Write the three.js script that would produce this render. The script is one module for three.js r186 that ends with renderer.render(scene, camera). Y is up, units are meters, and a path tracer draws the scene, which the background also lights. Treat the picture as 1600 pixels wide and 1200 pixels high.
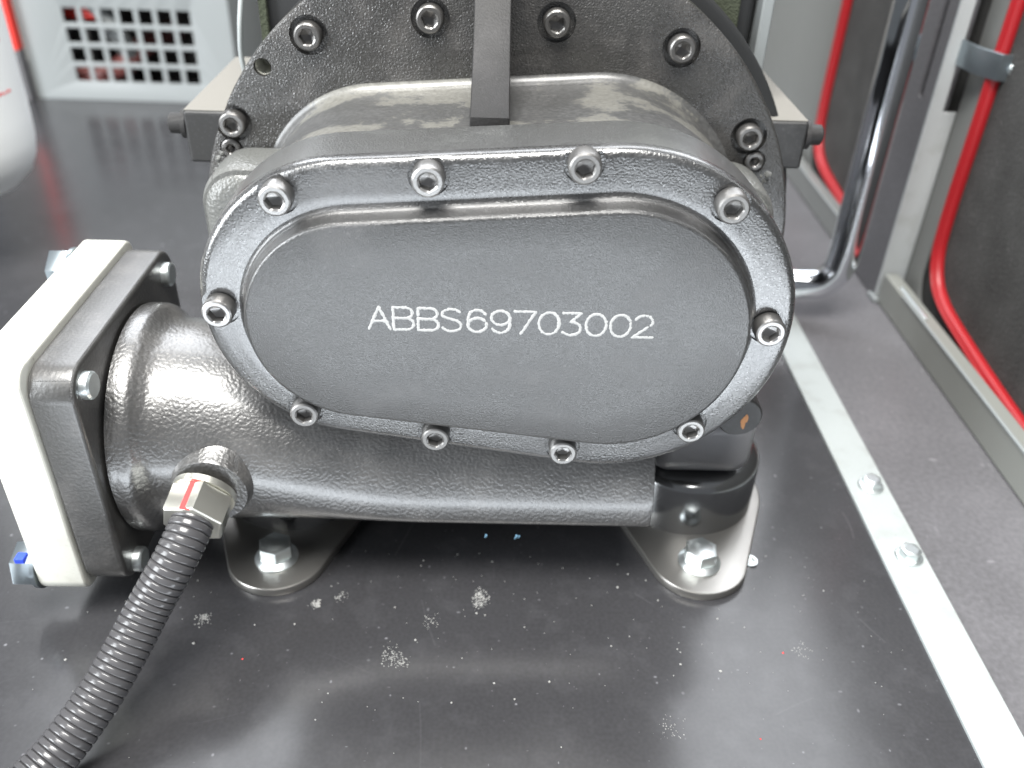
import * as THREE from 'three';
import { mergeGeometries, mergeVertices, toCreasedNormals } from 'three/addons/utils/BufferGeometryUtils.js';
import { RoundedBoxGeometry } from 'three/addons/geometries/RoundedBoxGeometry.js';
import { RectAreaLightUniformsLib } from 'three/addons/lights/RectAreaLightUniformsLib.js';
import { Brush, Evaluator, SUBTRACTION } from 'three-bvh-csg';

// ------------------------------------------------------------------ camera, light, exposure
const MM = 0.001;                                   // everything below is written in millimetres
const scene = new THREE.Scene();
const V = (x, y, z) => new THREE.Vector3(x, y, z);
const camera = new THREE.PerspectiveCamera(46.87, 4 / 3, 0.02, 30);
camera.position.set(-6.23, 146.04, 251.22).multiplyScalar(MM);
camera.up.set(-0.02344, 0.82837, -0.55969);
camera.lookAt(camera.position.clone().add(V(0.02306, -0.55925, -0.82868)));
camera.focus = 0.292;
camera.userData.fStop = 9;
const renderer = new THREE.WebGLRenderer({ antialias: true });
renderer.toneMapping = THREE.LinearToneMapping;
renderer.toneMappingExposure = 1.54;
renderer.shadowMap.enabled = true;
renderer.shadowMap.type = THREE.PCFSoftShadowMap;
RectAreaLightUniformsLib.init();
scene.background = new THREE.Color(0.17, 0.178, 0.19);          // the pale workshop around the open machine

const tagAll = (o, label, category, group, kind) => {
  if (label) o.userData.label = label;
  if (category) o.userData.category = category;
  if (group) o.userData.group = group;
  if (kind) o.userData.kind = kind;
  return o;
};
function areaLamp(name, label, at, to, w, h, colour, power) {        // a flat lamp: a glowing panel and the light in front of it
  const g = new THREE.Group(); g.name = name; g.position.set(...at);
  g.lookAt(V(...to)); tagAll(g, label, 'lamp'); scene.add(g);
  const panel = new THREE.Mesh(new THREE.BoxGeometry(w, h, 0.03), new THREE.MeshStandardMaterial({ color: 0x111111, emissive: colour, emissiveIntensity: 0.4, roughness: 1 }));
  panel.name = 'lamp_panel'; panel.position.z = -0.02; g.add(panel);
  const l = new THREE.RectAreaLight(colour, power, w, h);
  l.position.set(...at); l.lookAt(V(...to)); l.name = name + '_light'; scene.add(l);
}
areaLamp('ceiling_lamp', 'long white ceiling lamp above and in front of the machine', [-0.14, 1.4, 0.44], [0, 0, 0.0], 0.95, 0.6, new THREE.Color(1, 0.985, 0.95), 24);
areaLamp('window_lamp', 'tall daylight opening to the left of the machine', [-1.45, 0.5, 0.75], [0.0, 0, -0.1], 0.7, 1.4, new THREE.Color(0.93, 0.97, 1), 12);
areaLamp('added_floor_glow', 'added glowing panel standing in for bright workshop floor in front', [0.08, -0.44, 0.80], [0, 0, 0], 1.5, 0.17, new THREE.Color(0.88, 0.94, 1), 6.5);  // added, unseen: stands in for sunlit workshop floor, gives pipe and cover highlights
areaLamp('added_rear_panel', 'broad pale panel added high behind the machine for sheen on floor and rims', [0.05, 0.95, -0.85], [0, -0.05, 0], 1.7, 0.9, new THREE.Color(0.93, 0.96, 1), 4.0);  // added, unseen: stands for a bright hall overhead, gives floor and rims their sheen

// ------------------------------------------------------------------ noise and textures
function rng(seed) { let s = seed >>> 0; return () => { s = (s + 0x6d2b79f5) | 0; let t = Math.imul(s ^ (s >>> 15), 1 | s); t = (t + Math.imul(t ^ (t >>> 7), 61 | t)) ^ t; return ((t ^ (t >>> 14)) >>> 0) / 4294967296; }; }
const clamp = (v, a = 0, b = 1) => Math.min(b, Math.max(a, v));
const smooth = (a, b, v) => { const t = clamp((v - a) / (b - a)); return t * t * (3 - 2 * t); };
const lerp = (a, b, t) => a + (b - a) * t;
function noiseField(size, cells, seed, cellsY = cells) {               // periodic gradient noise, about -1..1
  const r = rng(seed), gx = new Float32Array(cells * cellsY), gy = new Float32Array(cells * cellsY), out = new Float32Array(size * size);
  for (let i = 0; i < gx.length; i++) { const a = r() * 6.2832; gx[i] = Math.cos(a); gy[i] = Math.sin(a); }
  for (let y = 0; y < size; y++) {
    const fy = y / size * cellsY, y0 = Math.floor(fy), ty = fy - y0, y1 = (y0 + 1) % cellsY, sy = ty * ty * ty * (ty * (ty * 6 - 15) + 10);
    for (let x = 0; x < size; x++) {
      const fx = x / size * cells, x0 = Math.floor(fx), tx = fx - x0, x1 = (x0 + 1) % cells, sx = tx * tx * tx * (tx * (tx * 6 - 15) + 10);
      const a = y0 * cells + x0, b = y0 * cells + x1, c = y1 * cells + x0, d = y1 * cells + x1;
      const p = gx[a] * tx + gy[a] * ty, q = gx[b] * (tx - 1) + gy[b] * ty, s = gx[c] * tx + gy[c] * (ty - 1), t = gx[d] * (tx - 1) + gy[d] * (ty - 1);
      out[y * size + x] = 1.4 * lerp(lerp(p, q, sx), lerp(s, t, sx), sy);
    }
  }
  return out;
}
function fractal(size, cells, seed, octaves = 4, gain = 0.5) {
  const out = new Float32Array(size * size);
  for (let o = 0, a = 1; o < octaves; o++, a *= gain) { const n = noiseField(size, cells << o, seed + o * 17); for (let i = 0; i < out.length; i++) out[i] += n[i] * a; }
  return out;
}
function makeTexture(size, metres, fill, colour) {                     // fill(i, out) writes r, g, b in 0..1; one tile spans `metres`
  const data = new Uint8Array(size * size * 4), px = [0, 0, 0];
  for (let i = 0; i < size * size; i++) { fill(i, px); for (let k = 0; k < 3; k++) data[i * 4 + k] = clamp(px[k]) * 255; data[i * 4 + 3] = 255; }
  const t = new THREE.DataTexture(data, size, size); t.wrapS = t.wrapT = THREE.RepeatWrapping; t.magFilter = THREE.LinearFilter; t.minFilter = THREE.LinearMipmapLinearFilter; t.generateMipmaps = true;
  t.repeat.set(1 / metres, 1 / metres); if (colour) t.colorSpace = THREE.SRGBColorSpace; t.needsUpdate = true; return t;
}
const grey = (f) => (i, o) => { o[0] = o[1] = o[2] = f(i); };
function specks(size, count, seed, rMin, rMax) {                        // soft round grains with uneven outline
  const m = new Float32Array(size * size), r = rng(seed);
  for (let k = 0; k < count; k++) {
    const cx = r() * size, cy = r() * size, rad = lerp(rMin, rMax, r() ** 4), a = 0.3 + 0.7 * r(), el = 0.6 + r() * 0.8;
    const w = Math.ceil(rad * 1.6) + 1;
    for (let y = -w; y <= w; y++) for (let x = -w; x <= w; x++) {
      const d = Math.hypot(x * el, y / el) / rad; if (d > 1.3) continue;
      const X = (Math.floor(cx) + x + size) % size, Y = (Math.floor(cy) + y + size) % size, v = a * (1 - smooth(0.6, 1.3, d));
      if (v > m[Y * size + X]) m[Y * size + X] = v;
    }
  }
  return m;
}
const N = 1024;
const fCast = noiseField(N, 115, 11), fCast2 = noiseField(N, 210, 12), fLow = noiseField(N, 22, 13);
const castBump = makeTexture(N, 0.08, grey((i) => 0.5 + 0.26 * fCast[i] + 0.14 * fCast2[i] + 0.12 * fLow[i]));
const fineBump = (() => { const a = noiseField(N, 150, 14), b = noiseField(N, 290, 15); return makeTexture(N, 0.08, grey((i) => 0.5 + 0.28 * a[i] + 0.18 * b[i])); })();
const fPeel = noiseField(N, 62, 21), fPeel2 = noiseField(N, 130, 22);
const peelBump = makeTexture(N, 0.08, grey((i) => 0.5 + 0.34 * smooth(-0.5, 0.6, fPeel[i]) - 0.17 + 0.12 * fPeel2[i]));
const fCloud = fractal(N, 5, 31, 5, 0.55), fCloud2 = fractal(N, 9, 41, 4, 0.5), fFine = fractal(N, 120, 51, 2, 0.6);
const spk = specks(N, 1500, 61, 0.7, 3.2), spk2 = specks(N, 350, 62, 0.8, 5);
// black paint with dust lodged in its grain
const paintMap = makeTexture(N, 0.16, (i, o) => {
  const dust = 0.5 * smooth(0.1, 0.9, fCloud[i]) + 0.30 * smooth(0.15, 0.8, fFine[i]) + 0.55 * spk[i];
  const b = 0.165 + 0.13 * dust; o[0] = b * 1.0; o[1] = b * 1.0; o[2] = b * 1.01;
}, true);
const paintRough = makeTexture(N, 0.16, grey((i) => 0.34 + 0.16 * smooth(-0.2, 0.8, fCloud[i]) + 0.08 * fFine[i]));
const brownPaintMap = makeTexture(N, 0.16, (i, o) => {
  const dust = 0.6 * smooth(-0.1, 0.9, fCloud2[i]) + 0.3 * smooth(0.1, 0.8, fFine[i]) + 0.5 * spk[i];
  const b = 0.165 + 0.12 * dust; o[0] = b * 1.03; o[1] = b; o[2] = b * 0.97;
}, true);
// settled pale dust with rubbed patches
const dustMap = makeTexture(N, 0.19, (i, o) => {
  const rub = smooth(-0.18, 0.12, fCloud[i] + 0.22 * fFine[i]), g = 0.05 * fFine[i] + 0.07 * spk[i] + 0.05 * fCloud[i];
  o[0] = lerp(0.40, 0.235, rub) + g; o[1] = lerp(0.396, 0.235, rub) + g; o[2] = lerp(0.376, 0.234, rub) + g;
}, true);
const rimMap = makeTexture(N, 0.17, (i, o) => {
  const dust = 0.5 * smooth(0.1, 0.9, fCloud[i]) + 0.5 * smooth(0.15, 0.7, fFine[i]) + 0.7 * spk[i];
  const b = 0.185 + 0.15 * dust; o[0] = b; o[1] = b * 1.01; o[2] = b * 0.99;
}, true);
const pipeMap = makeTexture(N, 0.19, (i, o) => {
  const dust = 0.55 * smooth(-0.1, 0.8, fCloud[i]) + 0.3 * smooth(0.0, 0.8, fFine[i]) + 0.5 * spk2[i];
  const b = 0.19 + 0.15 * dust; o[0] = b * 1.02; o[1] = b; o[2] = b * 0.98;
}, true);
const foamBump = makeTexture(512, 0.05, (() => { const f = noiseField(512, 60, 71), g = noiseField(512, 25, 72); return grey((i) => 0.5 + 0.3 * f[i] + 0.2 * g[i]); })());
// floor sheet: dark paint, dust, scratches, grains
const FN = 2048;
const flC = fractal(FN, 6, 81, 5, 0.55), flF = noiseField(FN, 420, 82), flM = fractal(FN, 40, 83, 3, 0.6), flS = specks(FN, 2600, 84, 0.6, 2.2);
const scratch = (() => {
  const c = document.createElement('canvas'); c.width = c.height = FN; const g = c.getContext('2d'), r = rng(91);
  g.fillStyle = '#000'; g.fillRect(0, 0, FN, FN); g.lineCap = 'round';
  for (let k = 0; k < 160; k++) {
    const x = r() * FN, y = r() * FN, a = r() * 6.28, l = 15 + 90 * r() * r(); g.strokeStyle = `rgba(255,255,255,${0.06 + 0.2 * r() * r()})`; g.lineWidth = 0.8 + 1.6 * r();
    g.beginPath(); g.moveTo(x, y); g.quadraticCurveTo(x + l * Math.cos(a) + 12 * (r() - 0.5), y + l * Math.sin(a) + 12 * (r() - 0.5), x + 2 * l * Math.cos(a), y + 2 * l * Math.sin(a)); g.stroke();
  }
  return g.getImageData(0, 0, FN, FN).data;
})();
const floorMap = makeTexture(FN, 0.6, (i, o) => {
  const dust = 0.012 * smooth(-0.4, 0.9, flC[i]) + 0.018 * smooth(0, 0.9, flM[i]) + 0.012 * flF[i] + 0.24 * flS[i] + 0.25 * scratch[i * 4] / 255;
  const b = 0.205 + dust; o[0] = b; o[1] = b * 1.0; o[2] = b * 1.04;
}, true);
const floorRough = makeTexture(1024, 0.6, (() => { const a = fractal(1024, 6, 81, 5, 0.55), b = fractal(1024, 60, 85, 2, 0.6); return grey((i) => 0.20 + 0.02 * smooth(-0.4, 0.9, a[i]) + 0.02 * b[i]); })());
const scuffMap = makeTexture(N, 0.14, (i, o) => {               // pale paint with faint scuffs and grime spots
  const d = 0.05 * smooth(0.1, 0.9, fCloud2[i]) + 0.03 * smooth(0.2, 0.9, fFine[i]) + 0.16 * spk[i] * smooth(0, 0.5, fCloud[i]) + 0.10 * scratch[(((i >> 10) * 2 * FN) + (i & 1023) * 2) * 4] / 255;
  o[0] = 1 - d; o[1] = 1 - d * 1.05; o[2] = 1 - d * 1.2;
}, true);
const trayMap = makeTexture(N, 0.3, (i, o) => {
  const dust = 0.03 * smooth(-0.4, 0.9, fCloud[i]) + 0.03 * fFine[i] + 0.14 * spk2[i];
  const b = 0.355 + dust; o[0] = b * 1.01; o[1] = b; o[2] = b * 1.03;
}, true);
const foamMap = makeTexture(N, 0.22, (i, o) => { const b = 0.225 + 0.05 * smooth(0, 0.8, fFine[i]) + 0.03 * fCloud2[i] + 0.16 * spk[i]; o[0] = o[1] = o[2] = b; }, true);
const greyPaintRough = makeTexture(N, 0.2, grey((i) => 0.45 + 0.1 * fCloud[i] + 0.05 * fFine[i]));

const std = (o) => new THREE.MeshStandardMaterial(o), lin = (r, g, b) => new THREE.Color().setRGB(r, g, b);
const phys = (o) => new THREE.MeshPhysicalMaterial(o);
const M = {
  cover: phys({ map: paintMap, roughnessMap: paintRough, roughness: 0.9, bumpMap: castBump, bumpScale: 0.00024, ior: 2.0, clearcoat: 1, clearcoatRoughness: 0.14 }),
  face: phys({ map: paintMap, roughnessMap: paintRough, roughness: 1.05, bumpMap: fineBump, bumpScale: 0.00022, ior: 1.75, clearcoat: 0.6, clearcoatRoughness: 0.3 }),
  rim: phys({ map: rimMap, roughness: 0.4, ior: 2.0, bumpMap: castBump, bumpScale: 0.0003, clearcoat: 1, clearcoatRoughness: 0.28 }),
  flange: phys({ map: brownPaintMap, roughnessMap: paintRough, roughness: 0.9, bumpMap: castBump, bumpScale: 0.0004, ior: 1.8, clearcoat: 0.9, clearcoatRoughness: 0.15 }),
  pipe: phys({ map: pipeMap, roughness: 0.4, bumpMap: peelBump, bumpScale: 0.00027, ior: 2.0, clearcoat: 1, clearcoatRoughness: 0.2 }),
  pipeFlange: phys({ map: brownPaintMap, roughness: 0.42, ior: 1.8, clearcoat: 0.5, clearcoatRoughness: 0.25, bumpMap: peelBump, bumpScale: 0.0001 }),
  dusty: phys({ map: dustMap, roughness: 0.5, clearcoat: 0.6, clearcoatRoughness: 0.25, bumpMap: castBump, bumpScale: 0.00005 }),
  blackSmooth: std({ map: paintMap, roughness: 0.45, bumpMap: castBump, bumpScale: 0.00003 }),
  darkSteel: std({ color: lin(0.27, 0.275, 0.28), roughness: 0.17, metalness: 0.95 }),
  screwDull: std({ color: lin(0.21, 0.205, 0.20), roughness: 0.42, metalness: 0.85, bumpMap: castBump, bumpScale: 0.00003 }),
  screw: std({ color: lin(0.30, 0.295, 0.29), roughness: 0.34, metalness: 0.9, bumpMap: castBump, bumpScale: 0.00002 }),
  screwDark: std({ color: lin(0.17, 0.165, 0.16), roughness: 0.33, metalness: 0.8 }),
  zinc: std({ color: lin(0.80, 0.85, 0.85), roughness: 0.38, metalness: 1, bumpMap: castBump, bumpScale: 0.00003 }),
  blueZinc: std({ color: lin(0.36, 0.41, 0.44), roughness: 0.3, metalness: 0.95 }),
  brass: std({ color: lin(0.66, 0.65, 0.59), roughness: 0.3, metalness: 0.9 }),
  white: std({ map: scuffMap, color: lin(0.58, 0.58, 0.53), roughness: 0.5 }),
  can: std({ color: lin(0.84, 0.86, 0.86), roughness: 0.35 }),
  engrave: std({ color: lin(0.41, 0.41, 0.405), roughness: 0.8 }),
  floor: std({ map: floorMap, roughnessMap: floorRough, roughness: 1 }),
  tray: std({ map: trayMap, roughness: 0.42 }),
  strip: std({ map: scuffMap, color: lin(0.33, 0.355, 0.355), roughness: 0.45 }),
  greyPaint: std({ color: lin(0.23, 0.247, 0.25), roughnessMap: greyPaintRough, roughness: 1 }),
  postPaint: std({ map: scuffMap, color: lin(0.40, 0.42, 0.425), roughnessMap: greyPaintRough, roughness: 1 }),
  midGrey: std({ color: lin(0.17, 0.175, 0.17), roughnessMap: greyPaintRough, roughness: 0.9 }),
  pillarDark: std({ map: trayMap, roughness: 0.5 }),
  railGrey: std({ color: lin(0.20, 0.205, 0.19), roughnessMap: greyPaintRough, roughness: 0.9 }),
  foam: std({ map: foamMap, color: lin(1, 1, 0.97), roughness: 0.95, bumpMap: foamBump, bumpScale: 0.0006 }),
  red: std({ color: lin(0.31, 0.009, 0.013), roughness: 0.42 }),
  redMatte: std({ color: lin(0.62, 0.03, 0.02), roughness: 0.5 }),
  chrome: std({ color: lin(0.74, 0.76, 0.80), roughness: 0.10, metalness: 1 }),
  hose: std({ color: lin(0.062, 0.061, 0.064), roughness: 0.22 }),
  plateSteel: std({ color: lin(0.32, 0.31, 0.295), roughness: 0.32, metalness: 0.85, bumpMap: castBump, bumpScale: 0.00002 }),
  cast: std({ color: lin(0.19, 0.19, 0.20), roughness: 0.3, bumpMap: castBump, bumpScale: 0.00015 }),
  ribBlack: std({ map: brownPaintMap, color: lin(0.5, 0.5, 0.54), roughness: 0.6, bumpMap: castBump, bumpScale: 0.0001 }),
  black: std({ color: lin(0.018, 0.019, 0.02), roughness: 0.6 }),
  felt: std({ color: lin(0.05, 0.058, 0.038), roughness: 1, bumpMap: foamBump, bumpScale: 0.0005 }),
  redMark: std({ color: lin(0.75, 0.03, 0.03), roughness: 0.5 }),
  blueMark: std({ color: lin(0.02, 0.06, 0.60), roughness: 0.5 }),
  rust: std({ color: lin(0.45, 0.22, 0.10), roughness: 0.8 }),
  sealant: std({ color: lin(0.115, 0.117, 0.112), roughness: 0.3, bumpMap: peelBump, bumpScale: 0.0004 }),
  brownPipe: std({ color: lin(0.16, 0.05, 0.045), roughness: 0.5 }),
  ringTop: std({ color: lin(0.3, 0.31, 0.32), roughness: 0.35, metalness: 0.6 }),
  beige: std({ color: lin(0.175, 0.168, 0.152), roughness: 0.9, bumpMap: castBump, bumpScale: 0.0001 }),
  wall: std({ color: lin(0.13, 0.125, 0.115), roughness: 0.7 }),
};

// ------------------------------------------------------------------ geometry helpers (mm, world axes)
const used = {};
const numbered = (n) => { const k = used[n] = (used[n] ?? -1) + 1; return k ? n + '_' + String(k).padStart(3, '0') : n; };
const bases = new Map();
function thing(name, label, category, base = [0, 0, 0], group) {
  const g = new THREE.Group(); g.name = numbered(name); g.position.set(...base).multiplyScalar(MM); bases.set(g, base);
  tagAll(g, label, category, group); scene.add(g); return g;
}
function boxUV(g) {                                                     // uv in metres by the way each vertex faces
  const p = g.attributes.position, n = g.attributes.normal, uv = new Float32Array(p.count * 2);
  for (let i = 0; i < p.count; i++) {
    const x = p.getX(i), y = p.getY(i), z = p.getZ(i), a = Math.abs(n.getX(i)), b = Math.abs(n.getY(i)), c = Math.abs(n.getZ(i));
    const [u, v] = c >= a && c >= b ? [x, y] : b >= a ? [x, z] : [z, y];
    uv[2 * i] = u; uv[2 * i + 1] = v;
  }
  g.setAttribute('uv', new THREE.BufferAttribute(uv, 2)); return g;
}
function finish(geo, base, keepUV) { let g = geo; g.translate(-base[0], -base[1], -base[2]); g.scale(MM, MM, MM); if (!keepUV) boxUV(g); return g; }
function part(parent, name, geo, mat, label, keepUV) {                  // geo in mm in world place
  const base = bases.get(parent), m = new THREE.Mesh(finish(geo, base, keepUV), mat); m.name = name; bases.set(m, base);
  m.castShadow = m.receiveShadow = true; if (label) m.userData.label = label; parent.add(m); return m;
}
function copyPart(parent, name, geoUnit, mat, at, rot) {                // shared geometry (already metres, about its own origin)
  const base = bases.get(parent), m = new THREE.Mesh(geoUnit, mat); m.name = name; bases.set(m, base);
  m.position.set(at[0] - base[0], at[1] - base[1], at[2] - base[2]).multiplyScalar(MM); if (rot) m.rotation.set(...rot);
  m.castShadow = m.receiveShadow = true; parent.add(m); return m;
}
function structure(name, geo, mat) { const m = new THREE.Mesh(finish(geo, [0, 0, 0]), mat); m.name = name; m.userData.kind = 'structure'; m.castShadow = m.receiveShadow = true; scene.add(m); bases.set(m, [0, 0, 0]); return m; }
const polarUV = (g, a, b, cx, cy, R) => { const p = g.attributes.position, uv = new Float32Array(p.count * 2), get = { x: 'getX', y: 'getY', z: 'getZ' }, along = 'xyz'.replace(a, '').replace(b, ''); for (let i = 0; i < p.count; i++) { uv[2 * i] = Math.atan2(p[get[a]](i) - cx, p[get[b]](i) - cy) * R * MM; uv[2 * i + 1] = p[get[along]](i) * MM; } g.setAttribute('uv', new THREE.BufferAttribute(uv, 2)); return g; };
const crease = (g, a = 0.55) => toCreasedNormals(g, a);
const box = (x0, x1, y0, y1, z0, z1, r = 0.8, s = 2) => { const g = new RoundedBoxGeometry(x1 - x0, y1 - y0, z1 - z0, s, Math.min(r, (x1 - x0) / 2.01, (y1 - y0) / 2.01, (z1 - z0) / 2.01)); g.translate((x0 + x1) / 2, (y0 + y1) / 2, (z0 + z1) / 2); return plain(g); };
const plain = (g) => { const h = g.index ? g.toNonIndexed() : g; for (const k of Object.keys(h.attributes)) if (!['position', 'normal', 'uv'].includes(k)) h.deleteAttribute(k); return h; };
const merge = (...gs) => mergeGeometries(gs.map(plain));
function loft(rings, capStart, capEnd, angle = 0.55) {                  // closed loops of equal length joined by quads
  const n = rings[0].length, pos = []; const tri = (a, b, c) => pos.push(a.x, a.y, a.z, b.x, b.y, b.z, c.x, c.y, c.z);
  for (let r = 0; r + 1 < rings.length; r++) for (let i = 0; i < n; i++) {
    const a = rings[r][i], b = rings[r][(i + 1) % n], c = rings[r + 1][(i + 1) % n], d = rings[r + 1][i]; tri(a, b, c); tri(a, c, d);
  }
  const fan = (ring, flip) => { const c = ring.reduce((s, p) => s.add(p), V(0, 0, 0)).multiplyScalar(1 / n); for (let i = 0; i < n; i++) { const a = ring[i], b = ring[(i + 1) % n]; flip ? tri(c, b, a) : tri(c, a, b); } };
  if (capStart) fan(rings[0], true); if (capEnd) fan(rings[rings.length - 1], false);
  const g = new THREE.BufferGeometry(); g.setAttribute('position', new THREE.Float32BufferAttribute(pos, 3)); g.setAttribute('uv', new THREE.Float32BufferAttribute(new Float32Array(pos.length / 3 * 2), 2));
  return crease(g, angle);
}
function hull(c1, r1, c2, r2, z, n = 48) {                              // outline round two circles, seen from +z, anticlockwise; c2 right of c1
  const dx = c2[0] - c1[0], dy = c2[1] - c1[1], d = Math.hypot(dx, dy), base = Math.atan2(dy, dx), b = Math.acos((r1 - r2) / d), pts = [];
  for (let i = 0; i <= n; i++) { const a = base - b + 2 * b * i / n; pts.push(V(c2[0] + r2 * Math.cos(a), c2[1] + r2 * Math.sin(a), z)); }
  const p0 = pts[pts.length - 1], q0 = V(c1[0] + r1 * Math.cos(base + b), c1[1] + r1 * Math.sin(base + b), z);
  for (let i = 1; i < 12; i++) pts.push(p0.clone().lerp(q0, i / 12));
  for (let i = 0; i <= n; i++) { const a = base + b + (2 * Math.PI - 2 * b) * i / n; pts.push(V(c1[0] + r1 * Math.cos(a), c1[1] + r1 * Math.sin(a), z)); }
  const p1 = pts[pts.length - 1], q1 = pts[0];
  for (let i = 1; i < 12; i++) pts.push(p1.clone().lerp(q1, i / 12));
  return pts;
}
const circle = (c, r, n, f) => Array.from({ length: n }, (_, i) => { const a = 2 * Math.PI * i / n; return f(c[0] + r * Math.cos(a), c[1] + r * Math.sin(a)); });
const lathe = (pts, n = 40) => crease(plain(new THREE.LatheGeometry(pts.map(([r, y]) => new THREE.Vector2(r, y)), n)), 0.5);   // axis +y
const tube = (pts, r, seg = 80, rad = 20) => plain(new THREE.TubeGeometry(new THREE.CatmullRomCurve3(pts.map((p) => V(...p))), seg, r, rad, false));
const cyl = (r, h, n = 32) => plain(new THREE.CylinderGeometry(r, r, h, n));
const extrude = (shape, depth, bevel = 0, seg = 3, cs = 24) => crease(plain(new THREE.ExtrudeGeometry(shape, { depth: depth - 2 * bevel, bevelEnabled: bevel > 0, bevelSize: bevel, bevelOffset: -bevel, bevelThickness: bevel, bevelSegments: seg, curveSegments: cs })), 0.5).translate(0, 0, bevel);
const evaluator = new Evaluator(); evaluator.useGroups = false; evaluator.attributes = ['position', 'normal', 'uv'];
const cut = (a, b) => { const A = new Brush(a), B = new Brush(b); A.updateMatrixWorld(); B.updateMatrixWorld(); return plain(evaluator.evaluate(A, B, SUBTRACTION).geometry); };
const zCyl = (x, y, z0, z1, r, n = 40) => { const g = plain(new THREE.CylinderGeometry(r, r, z1 - z0, n)); g.rotateX(Math.PI / 2); g.translate(x, y, (z0 + z1) / 2); return g; };
const roundRect = (x0, x1, y0, y1, r, P = THREE.Shape) => { const s = new P(); s.moveTo(x0 + r, y0); s.lineTo(x1 - r, y0); s.absarc(x1 - r, y0 + r, r, -Math.PI / 2, 0); s.lineTo(x1, y1 - r); s.absarc(x1 - r, y1 - r, r, 0, Math.PI / 2); s.lineTo(x0 + r, y1); s.absarc(x0 + r, y1 - r, r, Math.PI / 2, Math.PI); s.lineTo(x0, y0 + r); s.absarc(x0 + r, y0 + r, r, Math.PI, 1.5 * Math.PI); return s; };
const polyShape = (pts) => new THREE.Shape(pts.map((p) => new THREE.Vector2(p.x ?? p[0], p.y ?? p[1])));
const toX = (g) => g.rotateY(Math.PI / 2);                              // an extrusion in (x, y) along z becomes one in (-z, y) along x

// fasteners, in metres about their own origin
function socketHead(r, h, hexR, depth) {                                // axis +z, seat at z = 0
  const n = 60, ring = (rad, z) => circle([0, 0], rad, n, (x, y) => V(x, y, z));
  const hex = (a, z) => Array.from({ length: n }, (_, i) => { const t = 2 * Math.PI * i / n, k = (t % (Math.PI / 3)) - Math.PI / 6, q = a / Math.cos(k); return V(q * Math.cos(t), q * Math.sin(t), z); });
  const g = loft([ring(r * 0.98, 0), ring(r, 0.1), ring(r, h - 0.9), ring(r - 0.25, h - 0.35), ring(r - 0.75, h), ring(hexR * 1.25, h), hex(hexR, h - 0.35), hex(hexR * 0.99, h - depth), ring(0.3, h - depth - 0.9)], true, true, 0.45);
  g.scale(MM, MM, MM); return boxUV(g);
}
function flangeBolt(af, headH, flangeR) {                               // axis +y, seat at y = 0
  const hexShape = polyShape(Array.from({ length: 6 }, (_, i) => [af / 1.732 * Math.cos(i * Math.PI / 3), af / 1.732 * Math.sin(i * Math.PI / 3)]));
  const head = extrude(hexShape, headH, 0.7, 2); head.rotateX(-Math.PI / 2);
  const g = merge(head, lathe([[0, 0], [flangeR - 0.2, 0], [flangeR, 0.3], [flangeR, 1.0], [flangeR - 0.5, 1.5], [af * 0.56, headH * 0.33], [0, headH * 0.33]]), lathe([[0, headH + 0.06], [af * 0.36, headH + 0.06], [af * 0.42, headH - 0.3]]));
  g.scale(MM, MM, MM); return boxUV(g);
}
const screwGeo = socketHead(5.0, 6.0, 2.55, 3.2), plugGeo = socketHead(4.0, 3.0, 1.7, 2.2);
const bolt8 = flangeBolt(12.4, 8.5, 9), bolt6 = flangeBolt(8, 5, 6);

// ------------------------------------------------------------------ the setting
structure('floor', box(-620, 170, -134, -131, -790, 92, 0.4), M.floor);
{ const f = box(-3000, 3000, -1100, -1080, 160, 4000, 1); structure('workshop_floor', f, std({ color: lin(0.42, 0.42, 0.40), roughness: 0.6 })); }
structure('back_wall', box(-620, 330, -131, 260, -800, -790, 1), M.wall);

const tray = thing('floor_tray', 'dark dusty tray sheet between the white strip and the right wall', 'tray sheet', [218, -131, -200]);
part(tray, 'sheet', box(188, 252, -134, -131.2, -780, 150, 0.4), M.tray);

const strip = thing('floor_strip', 'white painted flat bar bolted down along the right of the floor', 'metal strip', [180, -131, -100]);
part(strip, 'bar', box(167.3, 187, -131.6, -129.4, -420, 150, 0.6), M.strip);
for (const [x, z, r] of [[178.2, -75.5, 0.3], [178.8, -28, 0.8]]) copyPart(strip, 'hex_bolt', bolt6, M.zinc, [x, -129.4, z], [0, r, 0]);

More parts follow.
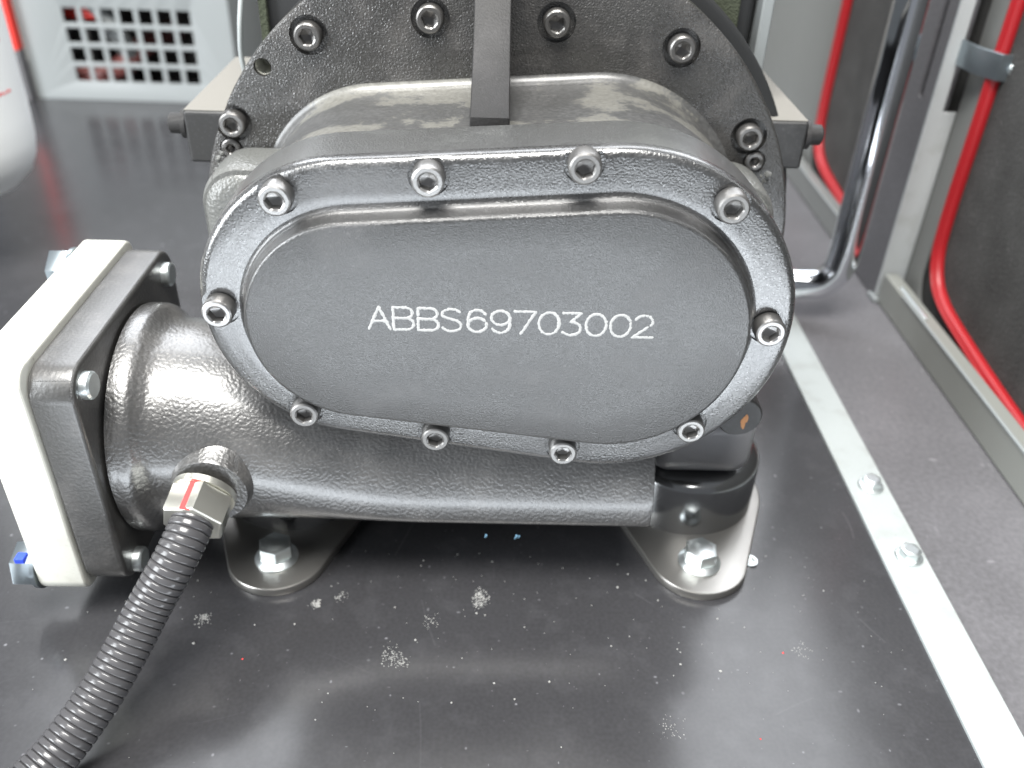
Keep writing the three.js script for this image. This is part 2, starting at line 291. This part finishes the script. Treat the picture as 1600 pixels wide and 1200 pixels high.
// ------------------------------------------------------------------ right side of the cabinet
{
  const f = thing('cabinet_frame', 'grey painted steel side frame with bottom rail and upright pillar', 'frame', [255, -131, -270]);
  part(f, 'bottom_rail', box(249, 258.5, -131, -110, -268, 200, 1.2), M.railGrey);
  part(f, 'bottom_rail', box(249, 258.5, -131, -112, -790, -336, 1.2), M.midGrey);
  part(f, 'rail_lip', box(248.4, 250.2, -110.8, -109.0, -236, 200, 0.7), M.greyPaint);
  part(f, 'rail_lip', box(248.4, 250.2, -112.6, -111.0, -790, -336, 0.7), M.greyPaint);
  const front = polyShape([[248, -128], [264.4, -128], [264.4, -5.5], [256.2, -5.5], [256.2, 140], [248, 140]]);
  const pf = extrude(front, 2.4, 0.6); pf.translate(0, 0, -272.4);
  const pillar = part(f, 'pillar', pf, M.postPaint);
  part(pillar, 'pillar_side', (() => { const s = polyShape([[272.6, -130], [334, -130], [334, 140], [272.6, 140]]); s.holes.push(roundRect(285, 291, -2, 141 - 3, 2.5, THREE.Path)); const g = extrude(s, 2, 0); g.rotateY(Math.PI / 2); g.translate(248.3, 0, 0); return g; })(), M.pillarDark);
  part(pillar, 'slot_back', box(252.5, 262, -130, 140, -330, -277, 0.5), M.pillarDark);
  part(pillar, 'pillar_foot', box(246, 262, -131, -128.2, -278, -266, 0.6), M.greyPaint);
  part(f, 'bright_slot_strip', box(250.5, 253, -110.2, -108.2, -246, -206, 0.8), M.zinc, 'small zinc strip added for the bright slot on the rail');  // zinc strip added where the rail shows a bright slot
  // sheet wall with a rounded opening, in (z, y)
  const wallSheet = (z0, z1, oz0, oz1, oy0) => {
    const s = roundRect(z0, z1, -130, 150, 0.5), h = roundRect(oz0, oz1, oy0, 148, 26, THREE.Path); s.holes.push(h);
    const g = extrude(s, 1.6, 0.3); g.rotateY(-Math.PI / 2); g.translate(266, 0, 0); return g;   // (x, y, z) -> (-z.., ) so shape x becomes world z
  };
  part(f, 'wall_sheet', wallSheet(-269.5, 200, -250.5, 198, -125), M.midGrey);
  part(f, 'wall_sheet', wallSheet(-790, -336, -494.5, -338, -125), M.midGrey);
  const panel = (z0, z1, vz, by, top, label) => {
    const p = thing('access_panel', label, 'panel', [268, by, (z0 + z1) / 2]);
    part(p, 'foam_lining', box(267.5, 280, by - 22, 170, z0, z1, 2), M.foam);
    const path = [[264, 150, vz], [264, 60, vz], [264, 0, vz], [264, by + 42, vz + 0.4], [264, by + 22, vz + 3.5], [264, by + 8, vz + 13], [264, by + 1, vz + 27], [264, by - 4, vz + 55], [264, by - 13, vz + 160], [264, by - 14, z1]];
    const seal = tube(path, 3.9, 220, 20); seal.translate(1.2, 0, 0);
    const fin = tube(path.map(([x, y, z]) => [x - 2.3, y, z]), 1.1, 220, 12);
    const t = part(p, 'seal', seal, M.red); part(t, 'seal_bead', fin, M.red);
  };
  panel(-300, 198, -243.5, -105.5, 150, 'black foam lined panel with red rubber seal in front of the pillar');
  panel(-700, -300, -488, -108, 150, 'black foam lined panel with red rubber seal behind the chrome tube');
  const lb = thing('latch_bracket', 'small bent zinc bracket crossing the red seal at top right', 'bracket', [262, 32, -262]);
  const prof = polyShape([[256, 271], [257.6, 252], [263.5, 237.6], [277, 236.2], [277, 234.8], [262.5, 236.2], [256.2, 251.6], [254.6, 271]]);
  const bg = extrude(prof, 14, 0.3); bg.rotateX(-Math.PI / 2); bg.translate(0, 22, 0);
  part(lb, 'bracket_plate', bg, M.blueZinc);
  const sc = copyPart(lb, 'cross_screw', flangeBolt(5, 2.5, 3.6), M.zinc, [270, 29, -235.2], [Math.PI / 2, 0, 0]);
  part(lb, 'latch_pin', (() => { const g = cyl(4, 16); g.rotateZ(Math.PI / 2); g.translate(284, 29, -238); return g; })(), M.zinc);
}
{
  const h = thing('chrome_tube', 'bent chrome tube standing in front of the pillar', 'tube', [207, -110, -240]);
  const pts = [[207.3, 150, -240], [207.3, 60, -240], [207.3, 0, -240], [207.3, -60, -240], [207.2, -84, -240], [205.4, -96, -240.6], [199, -104.5, -242.5], [188, -108, -246], [170, -109, -252], [130, -109, -265]];
  part(h, 'tube', tube(pts, 9.3, 200, 40), M.chrome);
}

// ------------------------------------------------------------------ back left: vented box, corner post, filter
{
  const b = thing('vented_box', 'light grey sheet metal box with a grid of square vent holes', 'vent box', [-370, -131, -655]);
  const s = roundRect(-470, -267, -131, 60, 3);
  for (let r = 0; r < 4; r++) for (let c = 0; c < 7; c++) { const x = -426.5 + c * 18.05, y = -57.0 - r * 18.4; s.holes.push(roundRect(x, x + 13.6, y, y + 13.8, 0.8, THREE.Path)); }
  const fp = extrude(s, 2.5, 0.4, 2); fp.translate(0, 0, -657.5);
  part(b, 'vent_panel', fp, M.greyPaint);
  part(b, 'side_panel', box(-269.5, -267.2, -131, 60, -785, -657.7, 0.6), M.greyPaint);
  part(b, 'side_panel', box(-469.8, -467.5, -131, 60, -785, -657.7, 0.6), M.greyPaint);
  part(b, 'top_panel', box(-469.8, -267.2, 60.2, 62.5, -785, -656, 0.6), M.greyPaint);
  const i = thing('red_duct', 'bright red duct seen through the upper left vent holes', 'duct', [-410, -60, -700]);
  part(i, 'duct', box(-440, -398, -58, -30, -705, -672, 4), M.redMatte);
  part(i, 'pipe', tube([[-408, -36, -672], [-394, -50, -670], [-385, -70, -672], [-380, -100, -690]], 9, 40, 16), M.greyPaint);
  const j = thing('brown_hose', 'brownish red hose seen through the lower left vent holes', 'hose', [-390, -131, -690]);
  part(j, 'hose', tube([[-450, -112, -678], [-415, -112, -676], [-390, -104, -680], [-372, -88, -700], [-350, -80, -740]], 11, 60, 16), M.brownPipe);
  const p = thing('corner_post', 'narrow corner post left of the vent box, red above dark grey', 'post', [-464, -131, -640]);
  part(p, 'red_cover', box(-482, -472, -82, 60, -656, -644, 1), M.redMatte);
  part(p, 'post', box(-482, -472, -131, -82.3, -656, -644, 1), M.pillarDark);
}
{
  const f = thing('oil_filter', 'white spin-on filter canister hanging at the left edge', 'filter', [-347, -88, -300]);
  const can = lathe([[0, -92], [8, -91.4], [20, -89.2], [34, -84], [43, -75.5], [47.6, -66], [49.4, -55], [50, -40], [50, 150], [0, 151]], 72);
  can.translate(-352, 4, -300);
  part(f, 'can', can, M.can);
  const dash = []; const r = rng(5);
  for (const [y, a0, a1] of [[24, 8, 60], [12, 2, 50], [4, 12, 70], [-8, 20, 60], [-17, 5, 40]]) {
    for (let a = a0; a < a1; a += 2.6) { const w = 1.2 + r() * 1.0, t = (a + w / 2) * Math.PI / 180, h = 0.8 + 1.1 * r(); const g = plain(new THREE.BoxGeometry(50 * w * Math.PI / 180, h, 0.1)); g.translate(0, 0, 50.05); g.rotateY(Math.PI / 2 - t + 0.0); g.translate(-352, y + r() * 0.6, -300); dash.push(g); }
  }
  part(f, 'red_print', merge(...dash), M.redMark);
}

// ------------------------------------------------------------------ the airend
const air = thing('compressor_airend', 'black cast compressor airend with oval screwed end cover and serial number', 'compressor', [0, -131, -60]);
const CR = [33.2, 0.4], CL = [-50.6, 3.6], PR = [33.1, -0.2], PL = [-49.7, 1.5];
const SCREWS = [[-71.4, 42.6], [-26.2, 49.8], [19.4, 55.1], [64.5, 44.0], [83.9, 1.7], [63.7, -38.5], [19.7, -49.7], [-25.5, -44.7], [-70.3, -35.4], [-94.2, 3.7]];
{
  const outer = (o, z) => hull(CL, 50.3 + o, CR, 59.6 + o, z), pad = (o, z) => hull(PL, 34.8 + o, PR, 43 + o, z), rings = [];
  const mid = (t, o1, o2, z) => { const a = outer(o1, z), b = pad(o2, z); return a.map((p, i) => p.clone().lerp(b[i], t)); };
  rings.push(outer(-4, -5), outer(0, -5), outer(0, -4), outer(0, -3.2));
  for (let i = 1; i <= 6; i++) { const a = i / 6 * Math.PI / 2; rings.push(outer(-3 + 3 * Math.cos(a), -3 + 3 * Math.sin(a))); }
  rings.push(mid(0.35, -3, 5, 0), mid(0.7, -3, 5, 0), pad(3.6, 0), pad(1, -0.3));
  const slab = rings.splice(0); rings.push(pad(3.6, -0.6), pad(3.6, 0));
  for (let i = 1; i <= 5; i++) { const a = i / 5 * Math.PI / 2; rings.push(pad(3.6 - 2.2 * Math.sin(a), 2.2 - 2.2 * Math.cos(a))); }
  rings.push(pad(0.9, 5.2));
  for (let i = 1; i <= 5; i++) { const a = i / 5 * Math.PI / 2; rings.push(pad(0.9 - 1.6 * (1 - Math.cos(a)), 5.2 + 1.8 * Math.sin(a))); }
  const top = rings[rings.length - 1]; const cc = V(-6, 0, 7);
  for (const t of [0.25, 0.5, 0.75]) rings.push(top.map((p) => p.clone().lerp(cc, t)));
  const tools = mergeGeometries(SCREWS.map(([x, y]) => zCyl(x, y, -1.0, 14, 6.3)));
  const g = cut(loft(slab, true, true, 0.7), tools), faceG = cut(loft(rings, true, true, 0.7), tools);
  const cover = part(air, 'end_cover', g, M.cover, 'oval end cover with raised face');
  part(cover, 'raised_face', faceG, M.face, 'finely grained charcoal raised face');
  part(cover, 'rim', loft([outer(-6, -27), outer(-0.9, -26.8), outer(0, -25.8), outer(0, -17), outer(0, -5.05), outer(-5, -5.05)], false, false, 0.7), M.rim, null);
  for (const [i, [x, y]] of SCREWS.entries()) copyPart(cover, 'socket_screw', screwGeo, [M.screw, M.screwDull, M.screw, M.screw, M.screwDull][(i * 3) % 5], [x, y, -1.0], [0, 0, i * 0.7]);
  // serial number: dotted strokes struck through the paint
  const arc = (cx, cy, rx, ry, a0, a1, n = 24) => Array.from({ length: n + 1 }, (_, i) => { const a = (a0 + (a1 - a0) * i / n) * Math.PI / 180; return [cx + rx * Math.cos(a), cy + ry * Math.sin(a)]; });
  const G = {
    A: [[[0, 0], [0.5, 1], [1, 0]], [[0.2, 0.36], [0.8, 0.36]]],
    B: [[[0.04, 0], [0.04, 1], ...arc(0.62, 0.76, 0.33, 0.24, 90, -90), [0.04, 0.52]], [[0.62, 0.52], ...arc(0.64, 0.26, 0.36, 0.26, 90, -90), [0.04, 0]]],
    S: [[...arc(0.5, 0.75, 0.44, 0.25, 25, 200), ...arc(0.5, 0.26, 0.46, 0.26, 80, -155).slice(0)]],
    6: [[...arc(0.5, 0.68, 0.42, 0.32, 25, 180), ...arc(0.5, 0.32, 0.44, 0.32, 180, 540)]],
    9: [[...arc(0.5, 0.68, 0.44, 0.32, 0, 360), ...arc(0.5, 0.34, 0.44, 0.34, 0, -150)]],
    7: [[[0, 1], [0.96, 1], [0.3, 0]]],
    0: [arc(0.5, 0.5, 0.48, 0.5, 90, 450, 36)],
    3: [[[0.06, 1], [0.9, 1], [0.42, 0.6], ...arc(0.46, 0.3, 0.46, 0.3, 75, -150)]],
    2: [[...arc(0.5, 0.7, 0.42, 0.3, 160, -25), [0.02, 0], [1, 0]]],
  };
  const X = [115, 228, 345, 457, 580, 690, 810, 922, 1032, 1147, 1264, 1374], pos = [], rr = rng(77);
  'ABBS69703002'.split('').forEach((ch, i) => {
    const x0 = -45.6 + (X[i] - 115) / 1365 * 91.1, w = 6.7, h = 8.0, y0 = 1.3 - (X[i] - 115) / 1365 * 0.9;
    for (const line of G[ch]) {
      const p = [];                                            // even resampling
      for (let k = 0; k + 1 < line.length; k++) { const [a, b] = line[k], [c, d] = line[k + 1], L = Math.hypot((c - a) * w, (d - b) * h), n = Math.max(1, Math.round(L / 0.28)); for (let j = 0; j < n; j++) p.push([lerp(a, c, j / n) * w, lerp(b, d, j / n) * h]); }
      p.push([line[line.length - 1][0] * w, line[line.length - 1][1] * h]);
      for (const [px, py] of p) {
        if (rr() < 0.07) continue;                              // each struck dot is a small uneven flat burr
        const n = 7, cx = x0 + px + (rr() - 0.5) * 0.16, cy = y0 + py + (rr() - 0.5) * 0.16, q = 0.34 + rr() * 0.22, ph = rr() * 6, z = 7.03 + rr() * 0.03, rim = [];
        for (let k = 0; k < n; k++) { const a = ph + k / n * 6.2832, d = q * (0.75 + 0.5 * rr()); rim.push([cx + d * Math.cos(a), cy + d * Math.sin(a)]); }
        for (let k = 0; k < n; k++) { const [a, b] = rim[k], [c, d] = rim[(k + 1) % n]; pos.push(cx, cy, z + 0.07 * rr(), a, b, z - 0.03, c, d, z - 0.03); }
      }
    }
  });
  const sg = new THREE.BufferGeometry(); sg.setAttribute('position', new THREE.Float32BufferAttribute(pos, 3)); sg.computeVertexNormals();
  part(cover, 'serial_number', sg, M.engrave, 'pale struck lettering ABBS69703002');
}
{
  // neck behind the cover, flaring into the bearing flange
  const ring = (o, z) => hull(CL, 45.3 + o, CR, 55 + o, z), rings = [];
  for (let i = 0; i <= 6; i++) { const a = i / 6 * Math.PI / 2; rings.push(ring(5 * (1 - Math.sin(a)), -88.4 + 5 * (1 - Math.cos(a)))); }
  rings.push(ring(0, -70), ring(0, -50), ring(0, -30), ring(0, -10));
  part(air, 'casing_neck', polarUV(loft(rings, true, true, 0.7), 'x', 'y', -8, -20, 70), M.dusty, null, true);
  const bodyG = extrude(roundRect(-116, 99.5, -92, 28, 16), 32, 8, 6, 16); bodyG.translate(0, 0, -88.2);
  part(air, 'casing_body', bodyG, M.sealant);
  const r = rng(8), blobs = [];
  for (const [x, y, z, s, n] of [[-112, 23, -80, 1.5, 7], [-115, 12, -76, 1.4, 6], [98, 21, -82, 1.5, 7], [99.5, 12, -76, 1.5, 7]])
    for (let k = 0; k < n; k++) { const q = s * (0.45 + 0.6 * r()); const g = plain(new THREE.IcosahedronGeometry(q, 2)); const p = g.attributes.position; for (let i = 0; i < p.count; i++) { const f = 1 + 0.25 * Math.sin(p.getX(i) * 2.1 + k) * Math.cos(p.getY(i) * 1.7 + k); p.setXYZ(i, p.getX(i) * f, p.getY(i) * f * 0.8, p.getZ(i) * f); } g.translate(x + (r() - 0.5) * 5, y + (r() - 0.5) * 7, z + (r() - 0.5) * 8); blobs.push(crease(g, 1.5)); }
  part(air, 'sealant_bead', merge(...blobs), M.sealant);
}
{
  // round bearing flange with counterbored screws
  const C = [-4.9, -15], R = 119.4, s = new THREE.Shape(); const a0 = Math.asin(-86 / R);
  s.absarc(C[0], C[1], R, a0, Math.PI - a0); s.closePath();
  let g = extrude(s, 17, 1.2, 3, 120); g.translate(0, 0, -105);
  const bolts = [[-75.9, 68.4], [-31.5, 75.7], [14.3, 75.6], [60.8, 68.1], [91.6, 36.0], [-107.8, 35.2]];
  const tools = [...bolts.map(([x, y]) => zCyl(x, y, -90.6, -80, 7.1)), zCyl(-94.1, 56.5, -112, -80, 3.3, 28), zCyl(-110, 25.1, -90, -80, 4.4), zCyl(95.5, 26.1, -90, -80, 4.4)];
  g = cut(g, mergeGeometries(tools));
  const fl = part(air, 'bearing_flange', g, M.flange, 'round flange behind the end cover');
  for (const [i, [x, y]] of bolts.entries()) copyPart(fl, 'socket_screw', screwGeo, M.screwDark, [x, y, -90.6], [0, 0, i * 0.9]);
  for (const [x, y] of [[-110, 25.1], [95.5, 26.1]]) copyPart(fl, 'plug_screw', plugGeo, M.screwDark, [x, y, -90]);
  part(fl, 'hole_liner', (() => { const q = lathe([[3.2, 0], [3.2, 12], [0, 13]], 28); q.rotateX(-Math.PI / 2); q.translate(-94.1, 56.5, -90); return q; })(), M.white, 'bright hole through the flange');
  // web rib
  const rib = extrude(polyShape([[29, 40], [29, 58.6], [40, 61.5], [60, 73], [77, 88], [80, 112], [89, 112], [89, 40]]), 12.8, 0.7, 3); rib.rotateY(Math.PI / 2); rib.translate(-15.2, 0, 0);
  part(air, 'web_rib', rib, M.ribBlack);
  for (const [x0, x1, y0, y1, bx] of [[-133, -96, 12.5, 34, -1], [86, 120.5, 17, 37, 1]]) {
    const e = part(air, 'mounting_ear', box(x0, x1, y0, y1, -190, -105, 1.5), M.blackSmooth);
    part(e, 'dust_layer', box(x0 + 0.6, x1 - 0.6, y1 - 0.1, y1 + 0.35, -189, -105.8, 0.2), M.beige);
    const xb = bx < 0 ? x0 : x1, bolt = lathe([[0, 0], [6, 0], [6, 2], [4.2, 2.4], [4.2, 7], [3.4, 7.6], [0, 7.6]], 24); bolt.rotateZ(bx < 0 ? Math.PI / 2 : -Math.PI / 2); bolt.translate(xb, y1 - 7, -111);
    part(e, 'side_bolt', bolt, M.ribBlack);
  }
  const boss = lathe([[0, 0], [8.6, 0], [8.6, 26], [7.9, 26.8], [0, 26.8]], 48); boss.rotateX(Math.PI / 2); boss.translate(88.2, -49.5, -46);
  const pb = part(air, 'cover_boss', boss, M.blackSmooth);
  const rr = rng(3), fleck = []; for (let k = 0; k < 9; k++) { const q = plain(new THREE.IcosahedronGeometry(0.55 + rr() * 0.5, 1)); q.scale(0.7, 1.5 + rr(), 0.25); q.translate(90 + (rr() - 0.5) * 1.6, -51 + (rr() - 0.5) * 4, -19.1); fleck.push(q); }
  part(pb, 'glue_fleck', merge(...fleck), M.rust, 'tan fleck of dried glue');
  for (const [x0, x1] of [[62, 106], [-118, -72]]) part(air, 'casting_foot', box(x0, x1, -97.9, -66, -92, -41, 9, 5), M.cast);
  part(air, 'casing_lower', box(-95, 82, -70, -20, -86, -40, 10, 4), M.blackSmooth);
}
{
  // inlet pipe: round at the flange, D-shaped under the cover
  const n = 120, X = [-141.5, -139, -136, -134.2, -133, -131, -128, -120, -110, -100, -92, -84, -76, -68, -60, -52, -44, -36, -28, -20, 0, 20, 40, 55.4, 56.6, 57];
  const ringAt = (x, k = 1) => Array.from({ length: n }, (_, i) => {
    const t = 2 * Math.PI * i / n, c = Math.cos(t), s = Math.sin(t), add = x < -128 ? 5.5 * (1 - smooth(-136, -128, x)) : 0;
    const R = 40 + add, z1 = -37 + R * c, y1 = -68 + R * s;
    const q = s >= 0 ? 1 : 1 / Math.pow(Math.pow(Math.abs(c), 2.7) + Math.pow(Math.abs(s), 2.7), 1 / 2.7);
    const z2 = -45 + 41.5 * c * q, y2 = -89 + (s >= 0 ? 41.5 : 9.5) * s * q, b = smooth(-128, -30, x);
    return V(x, lerp(-75, lerp(y1, y2, b), k), lerp(-40, lerp(z1, z2, b), k));
  });
  const rings = X.map((x, i) => ringAt(x, i === X.length - 1 ? 0.965 : i === X.length - 2 ? 0.992 : 1));
  const g = loft(rings, true, true, 0.8); 
  const pipe = part(air, 'inlet_pipe', polarUV(g, 'y', 'z', -68, -37, 40), M.pipe, 'stout black pipe running under the end cover', true);
  const fs = roundRect(-13.5, 90, -113, -16.5, 11); let fg = toX(extrude(fs, 15.5, 1.8, 4)); fg.translate(-158, 0, 0);
  const pf = part(air, 'pipe_flange', fg, M.pipeFlange, 'square black flange at the pipe end');
  for (const [y, z] of [[-25, 4.5], [-107.5, 3], [-26, -79], [-108, -79]]) { const b = lathe([[0, 0], [4.9, 0], [4.9, 2.6], [4.2, 3.3], [0, 3.3]], 28); b.rotateZ(-Math.PI / 2); b.translate(-142.6, y, z); part(pf, 'bolt_end', b, M.zinc); }
  const gb = lathe([[0, 0], [17.5, 0], [15.2, 3], [14.2, 7], [13.6, 8], [0, 8]], 48); gb.rotateX(Math.PI / 2); gb.translate(-108, -70.5, -3);
  part(pipe, 'gland_boss', gb, M.pipe);
  const ch = rng(12), chips = []; for (const [x, h] of [[-7, 2.6], [5.2, 3.6], [6.4, 2]]) { const q = plain(new THREE.TetrahedronGeometry(1)); q.scale(0.8, h * 0.6, 0.5); q.rotateZ(ch() * 0.6 - 0.3); q.translate(x, -105.6 - h * 0.25, -12); chips.push(crease(q, 0.2)); }
  part(pipe, 'tape_scrap', merge(...chips), std({ color: lin(0.18, 0.36, 0.5), roughness: 0.6 }), 'pale blue scraps of tape');
}

// ------------------------------------------------------------------ white plate on the pipe flange
{
  const w = thing('flange_plate', 'thick white plate bolted to the square pipe flange', 'plate', [-167, -117, -38]);
  const s = roundRect(-14.5, 91, -115.5, -14.5, 7); const g = toX(extrude(s, 17.6, 1.2, 3)); g.translate(-175.9, 0, 0);
  part(w, 'plate', g, M.white);
  const hexShape = polyShape(Array.from({ length: 6 }, (_, i) => [9.2 * Math.cos(i * Math.PI / 3), 9.2 * Math.sin(i * Math.PI / 3)]));
  for (const [i, [y, z]] of [[-25, 4.5], [-107.5, 6], [-24, -76], [-108, -79]].entries()) {
    const h = toX(extrude(hexShape, 8, 0.7, 2)); h.rotateX(0.3 * i); const wa = lathe([[0, 0], [9.6, 0], [9.6, 1.6], [0, 1.6]], 32); wa.rotateZ(-Math.PI / 2); h.translate(-9.7, 0, 0); wa.translate(-1.7, 0, 0);
    const q = merge(h, wa); q.translate(-176, y, z); const b = part(w, 'hex_bolt', q, M.blueZinc);
    if (i === 1) part(b, 'blue_mark', box(-183, -179.5, -101.2, -99.0, 9, 13.0, 0.3), M.blueMark, 'blue paint mark');
  }
}

// ------------------------------------------------------------------ mounts under the airend
function mount(x, zc, label) {
  const m = thing('rubber_mount', label, 'machine mount', [x, -131, zc]);
  const base = new THREE.Shape(); const P = (cx, cz, r, a0, a1) => base.absarc(cx, cz, r, a0, a1);
  const b = Math.acos((37 - 20.5) / 45);                    // tangent angle between the middle and the end circles
  P(0, 46, 21, Math.PI / 2 - b, Math.PI / 2 + b); P(0, 0, 37, Math.PI / 2 + b, 1.5 * Math.PI - b); P(0, -46, 21, 1.5 * Math.PI - b, 1.5 * Math.PI + b); P(0, 0, 37, 1.5 * Math.PI + b, 2.5 * Math.PI - b);
  base.closePath();
  const g = extrude(base, 4.2, 0.7, 3, 40); g.rotateX(Math.PI / 2); g.translate(x, -126.8, zc);
  part(m, 'base_plate', g, M.plateSteel);
  const r = lathe([[0, 0], [32.5, 0], [32.5, 23.6], [32.0, 25], [30.6, 26.6], [28, 27.8], [24, 28.6], [0, 28.8]], 96); r.translate(x, -126.8, zc);
  part(m, 'bell', r, M.darkSteel);
  for (const s of [1, -1]) copyPart(m, 'hex_bolt', bolt8, M.zinc, [x, -126.8, zc + s * 49], [0, 0.35 * s + (x < 0 ? 0.4 : 0), 0]);
}
mount(84.3, -69, 'dark steel machine mount under the right end of the pipe');
mount(-95, -67, 'dark steel machine mount behind the ribbed hose on the left');

// ------------------------------------------------------------------ ribbed conduit
{
  const c = thing('ribbed_hose', 'black ribbed conduit with red marked brass nut leading down to the floor', 'conduit', [-112, -131, 40]);
  const hexN = polyShape(Array.from({ length: 6 }, (_, i) => [12 * Math.cos(i * Math.PI / 3 + 0.26), 12 * Math.sin(i * Math.PI / 3 + 0.26)]));
  const nutG = extrude(hexN, 12, 1.2, 3); const col = lathe([[0, 0], [11.6, 0], [11.6, 2.5], [0, 2.5]], 40); col.rotateX(Math.PI / 2); col.translate(0, 0, -2.4);
  const nn = merge(nutG, col); nn.rotateY(-0.12); nn.rotateX(0.30); nn.translate(-110, -71.5, 6.5);
  const nut = part(c, 'gland_nut', nn, M.brass);
  const mk = box(-1.9, 1.9, 10.45, 10.75, 0.2, 12, 0.12); mk.rotateZ(-0.0); mk.rotateY(-0.12); mk.rotateX(0.30); mk.translate(-110, -71.5, 6.5);
  part(nut, 'paint_mark', mk, M.redMark, 'red paint stripe');
  const curve = new THREE.CatmullRomCurve3([[-110.3, -72, 14], [-112.2, -76.2, 22], [-115.5, -82, 29], [-122.9, -93.5, 39], [-130, -104.5, 53], [-137.5, -113.5, 67], [-147.5, -121, 83], [-160, -123, 100], [-176, -123.4, 118]].map((p) => V(...p)));
  const len = curve.getLength(), pitch = 2.6, per = 10, steps = Math.round(len / pitch) * per, rings = [], fr = curve.computeFrenetFrames(steps, false);
  for (let i = 0; i <= steps; i++) {
    const u = i / steps, p = curve.getPointAt(u), ph = (i % per) / per, bulge = ph < 0.82 ? 1 - 0.3 * Math.pow(Math.abs(ph / 0.40 - 1), 6) : 0, r = 6.9 + 0.85 * bulge;
    rings.push(Array.from({ length: 28 }, (_, k) => { const a = 2 * Math.PI * k / 28; return p.clone().addScaledVector(fr.normals[i], r * Math.cos(a)).addScaledVector(fr.binormals[i], r * Math.sin(a)); }));
  }
  part(c, 'hose', loft(rings, true, true, 0.6), M.hose);
}

// ------------------------------------------------------------------ motor behind the flange
{
  const m = thing('drive_motor', 'dark motor housing behind the bearing flange at the top', 'motor', [-5, -131, -160]);
  const s = new THREE.Shape(); const a0 = Math.asin(-80 / 121.5); s.absarc(-1, -14, 121.5, a0, Math.PI - a0); s.closePath();
  const g = extrude(s, 14, 2, 3, 100); g.translate(0, 0, -124);
  part(m, 'adapter_ring', g, M.black);
  part(m, 'housing', box(-106, 98, -20, 200, -320, -134, 4), M.black);
  part(m, 'felt_pad', box(40, 91, 62, 140, -133.8, -130.5, 1.2), M.felt, 'olive felt pad on the right of the motor');
  part(m, 'felt_pad', box(-104, -100.5, 50, 140, -133.8, -130.5, 0.8), M.felt, 'thin olive felt strip on the left of the motor');
  part(m, 'side_plate', box(99, 104, 20, 200, -330, -128, 1), M.greyPaint);
  part(m, 'cable', tube([[-109, 120, -130], [-108.6, 80, -128], [-111, 62, -126], [-112.5, 48, -128], [-110, 30, -132]], 1.1, 40, 10), M.strip);
}

// ------------------------------------------------------------------ grit on the floor
{
  const r = rng(321), list = [], flake = (x, z, s, h, pts = 1) => {
    const g = plain(new THREE.IcosahedronGeometry(1, pts)); const p = g.attributes.position, k = r() * 10;
    for (let i = 0; i < p.count; i++) { const f = 1 + 0.4 * Math.sin(p.getX(i) * 3 + k) * Math.cos(p.getZ(i) * 4 + k * 2); p.setXYZ(i, p.getX(i) * f * s, p.getY(i) * h, p.getZ(i) * f * s * (0.7 + 0.5 * Math.abs(Math.sin(k)))); }
    g.rotateY(r() * 6); g.translate(x, -131 + h * 0.4, z); return crease(g, 1.2);
  };
  for (let k = 0; k < 150; k++) list.push(flake(-170 + 330 * r(), -30 + 110 * r() * (0.4 + 0.6 * r()), 0.14 + 0.34 * r() ** 3, 0.12 + 0.2 * r()));
  const cluster = (x, z, n, spread, s) => { for (let k = 0; k < n; k++) list.push(flake(x + (r() + r() + r() - 1.5) * spread * 1.3, z + (r() + r() + r() - 1.5) * spread * 1.6, s * (0.3 + 0.9 * r()), 0.1)); };
  cluster(-9, -2, 150, 2.6, 0.26); cluster(-9.5, 2, 50, 1.6, 0.22); cluster(-118, 12, 90, 2.2, 0.24); cluster(-42, 28, 90, 3.2, 0.2); cluster(-38, 31, 60, 2.4, 0.2); cluster(-28, 11, 40, 2.6, 0.2); cluster(-75, 3, 70, 1.5, 0.26); cluster(-66, -1, 40, 2.2, 0.22); cluster(118, 22, 30, 3, 0.18); cluster(60, 58, 40, 4, 0.18);
  const g = new THREE.Mesh(finish(merge(...list), [0, 0, 0]), std({ color: lin(0.30, 0.30, 0.29), roughness: 0.85 })); g.name = 'grit'; g.castShadow = g.receiveShadow = true;
  tagAll(g, 'pale grit and flakes scattered on the dark floor', 'grit', null, 'stuff'); scene.add(g);
  const reds = []; for (const [x, z] of [[-150, 40], [-98, 31], [92, 62], [110, 24]]) reds.push(flake(x, z, 0.36, 0.15));
  const q = new THREE.Mesh(finish(merge(...reds), [0, 0, 0]), M.redMark); q.name = 'red_crumbs'; q.castShadow = q.receiveShadow = true; tagAll(q, 'tiny red crumbs lying among the pale grit', 'crumbs', null, 'stuff'); scene.add(q);
  const h = thing('floor_stud', 'tiny bright threaded hole in the floor right of the mount', 'threaded hole', [108, -131, -25]);
  const hg = lathe([[0, -0.4], [2.3, -0.4], [2.5, 0.5], [3.3, 0.55], [3.4, 0]], 28); hg.translate(108, -130.6, -25); part(h, 'rim', hg, M.zinc);
}

renderer.render(scene, camera);
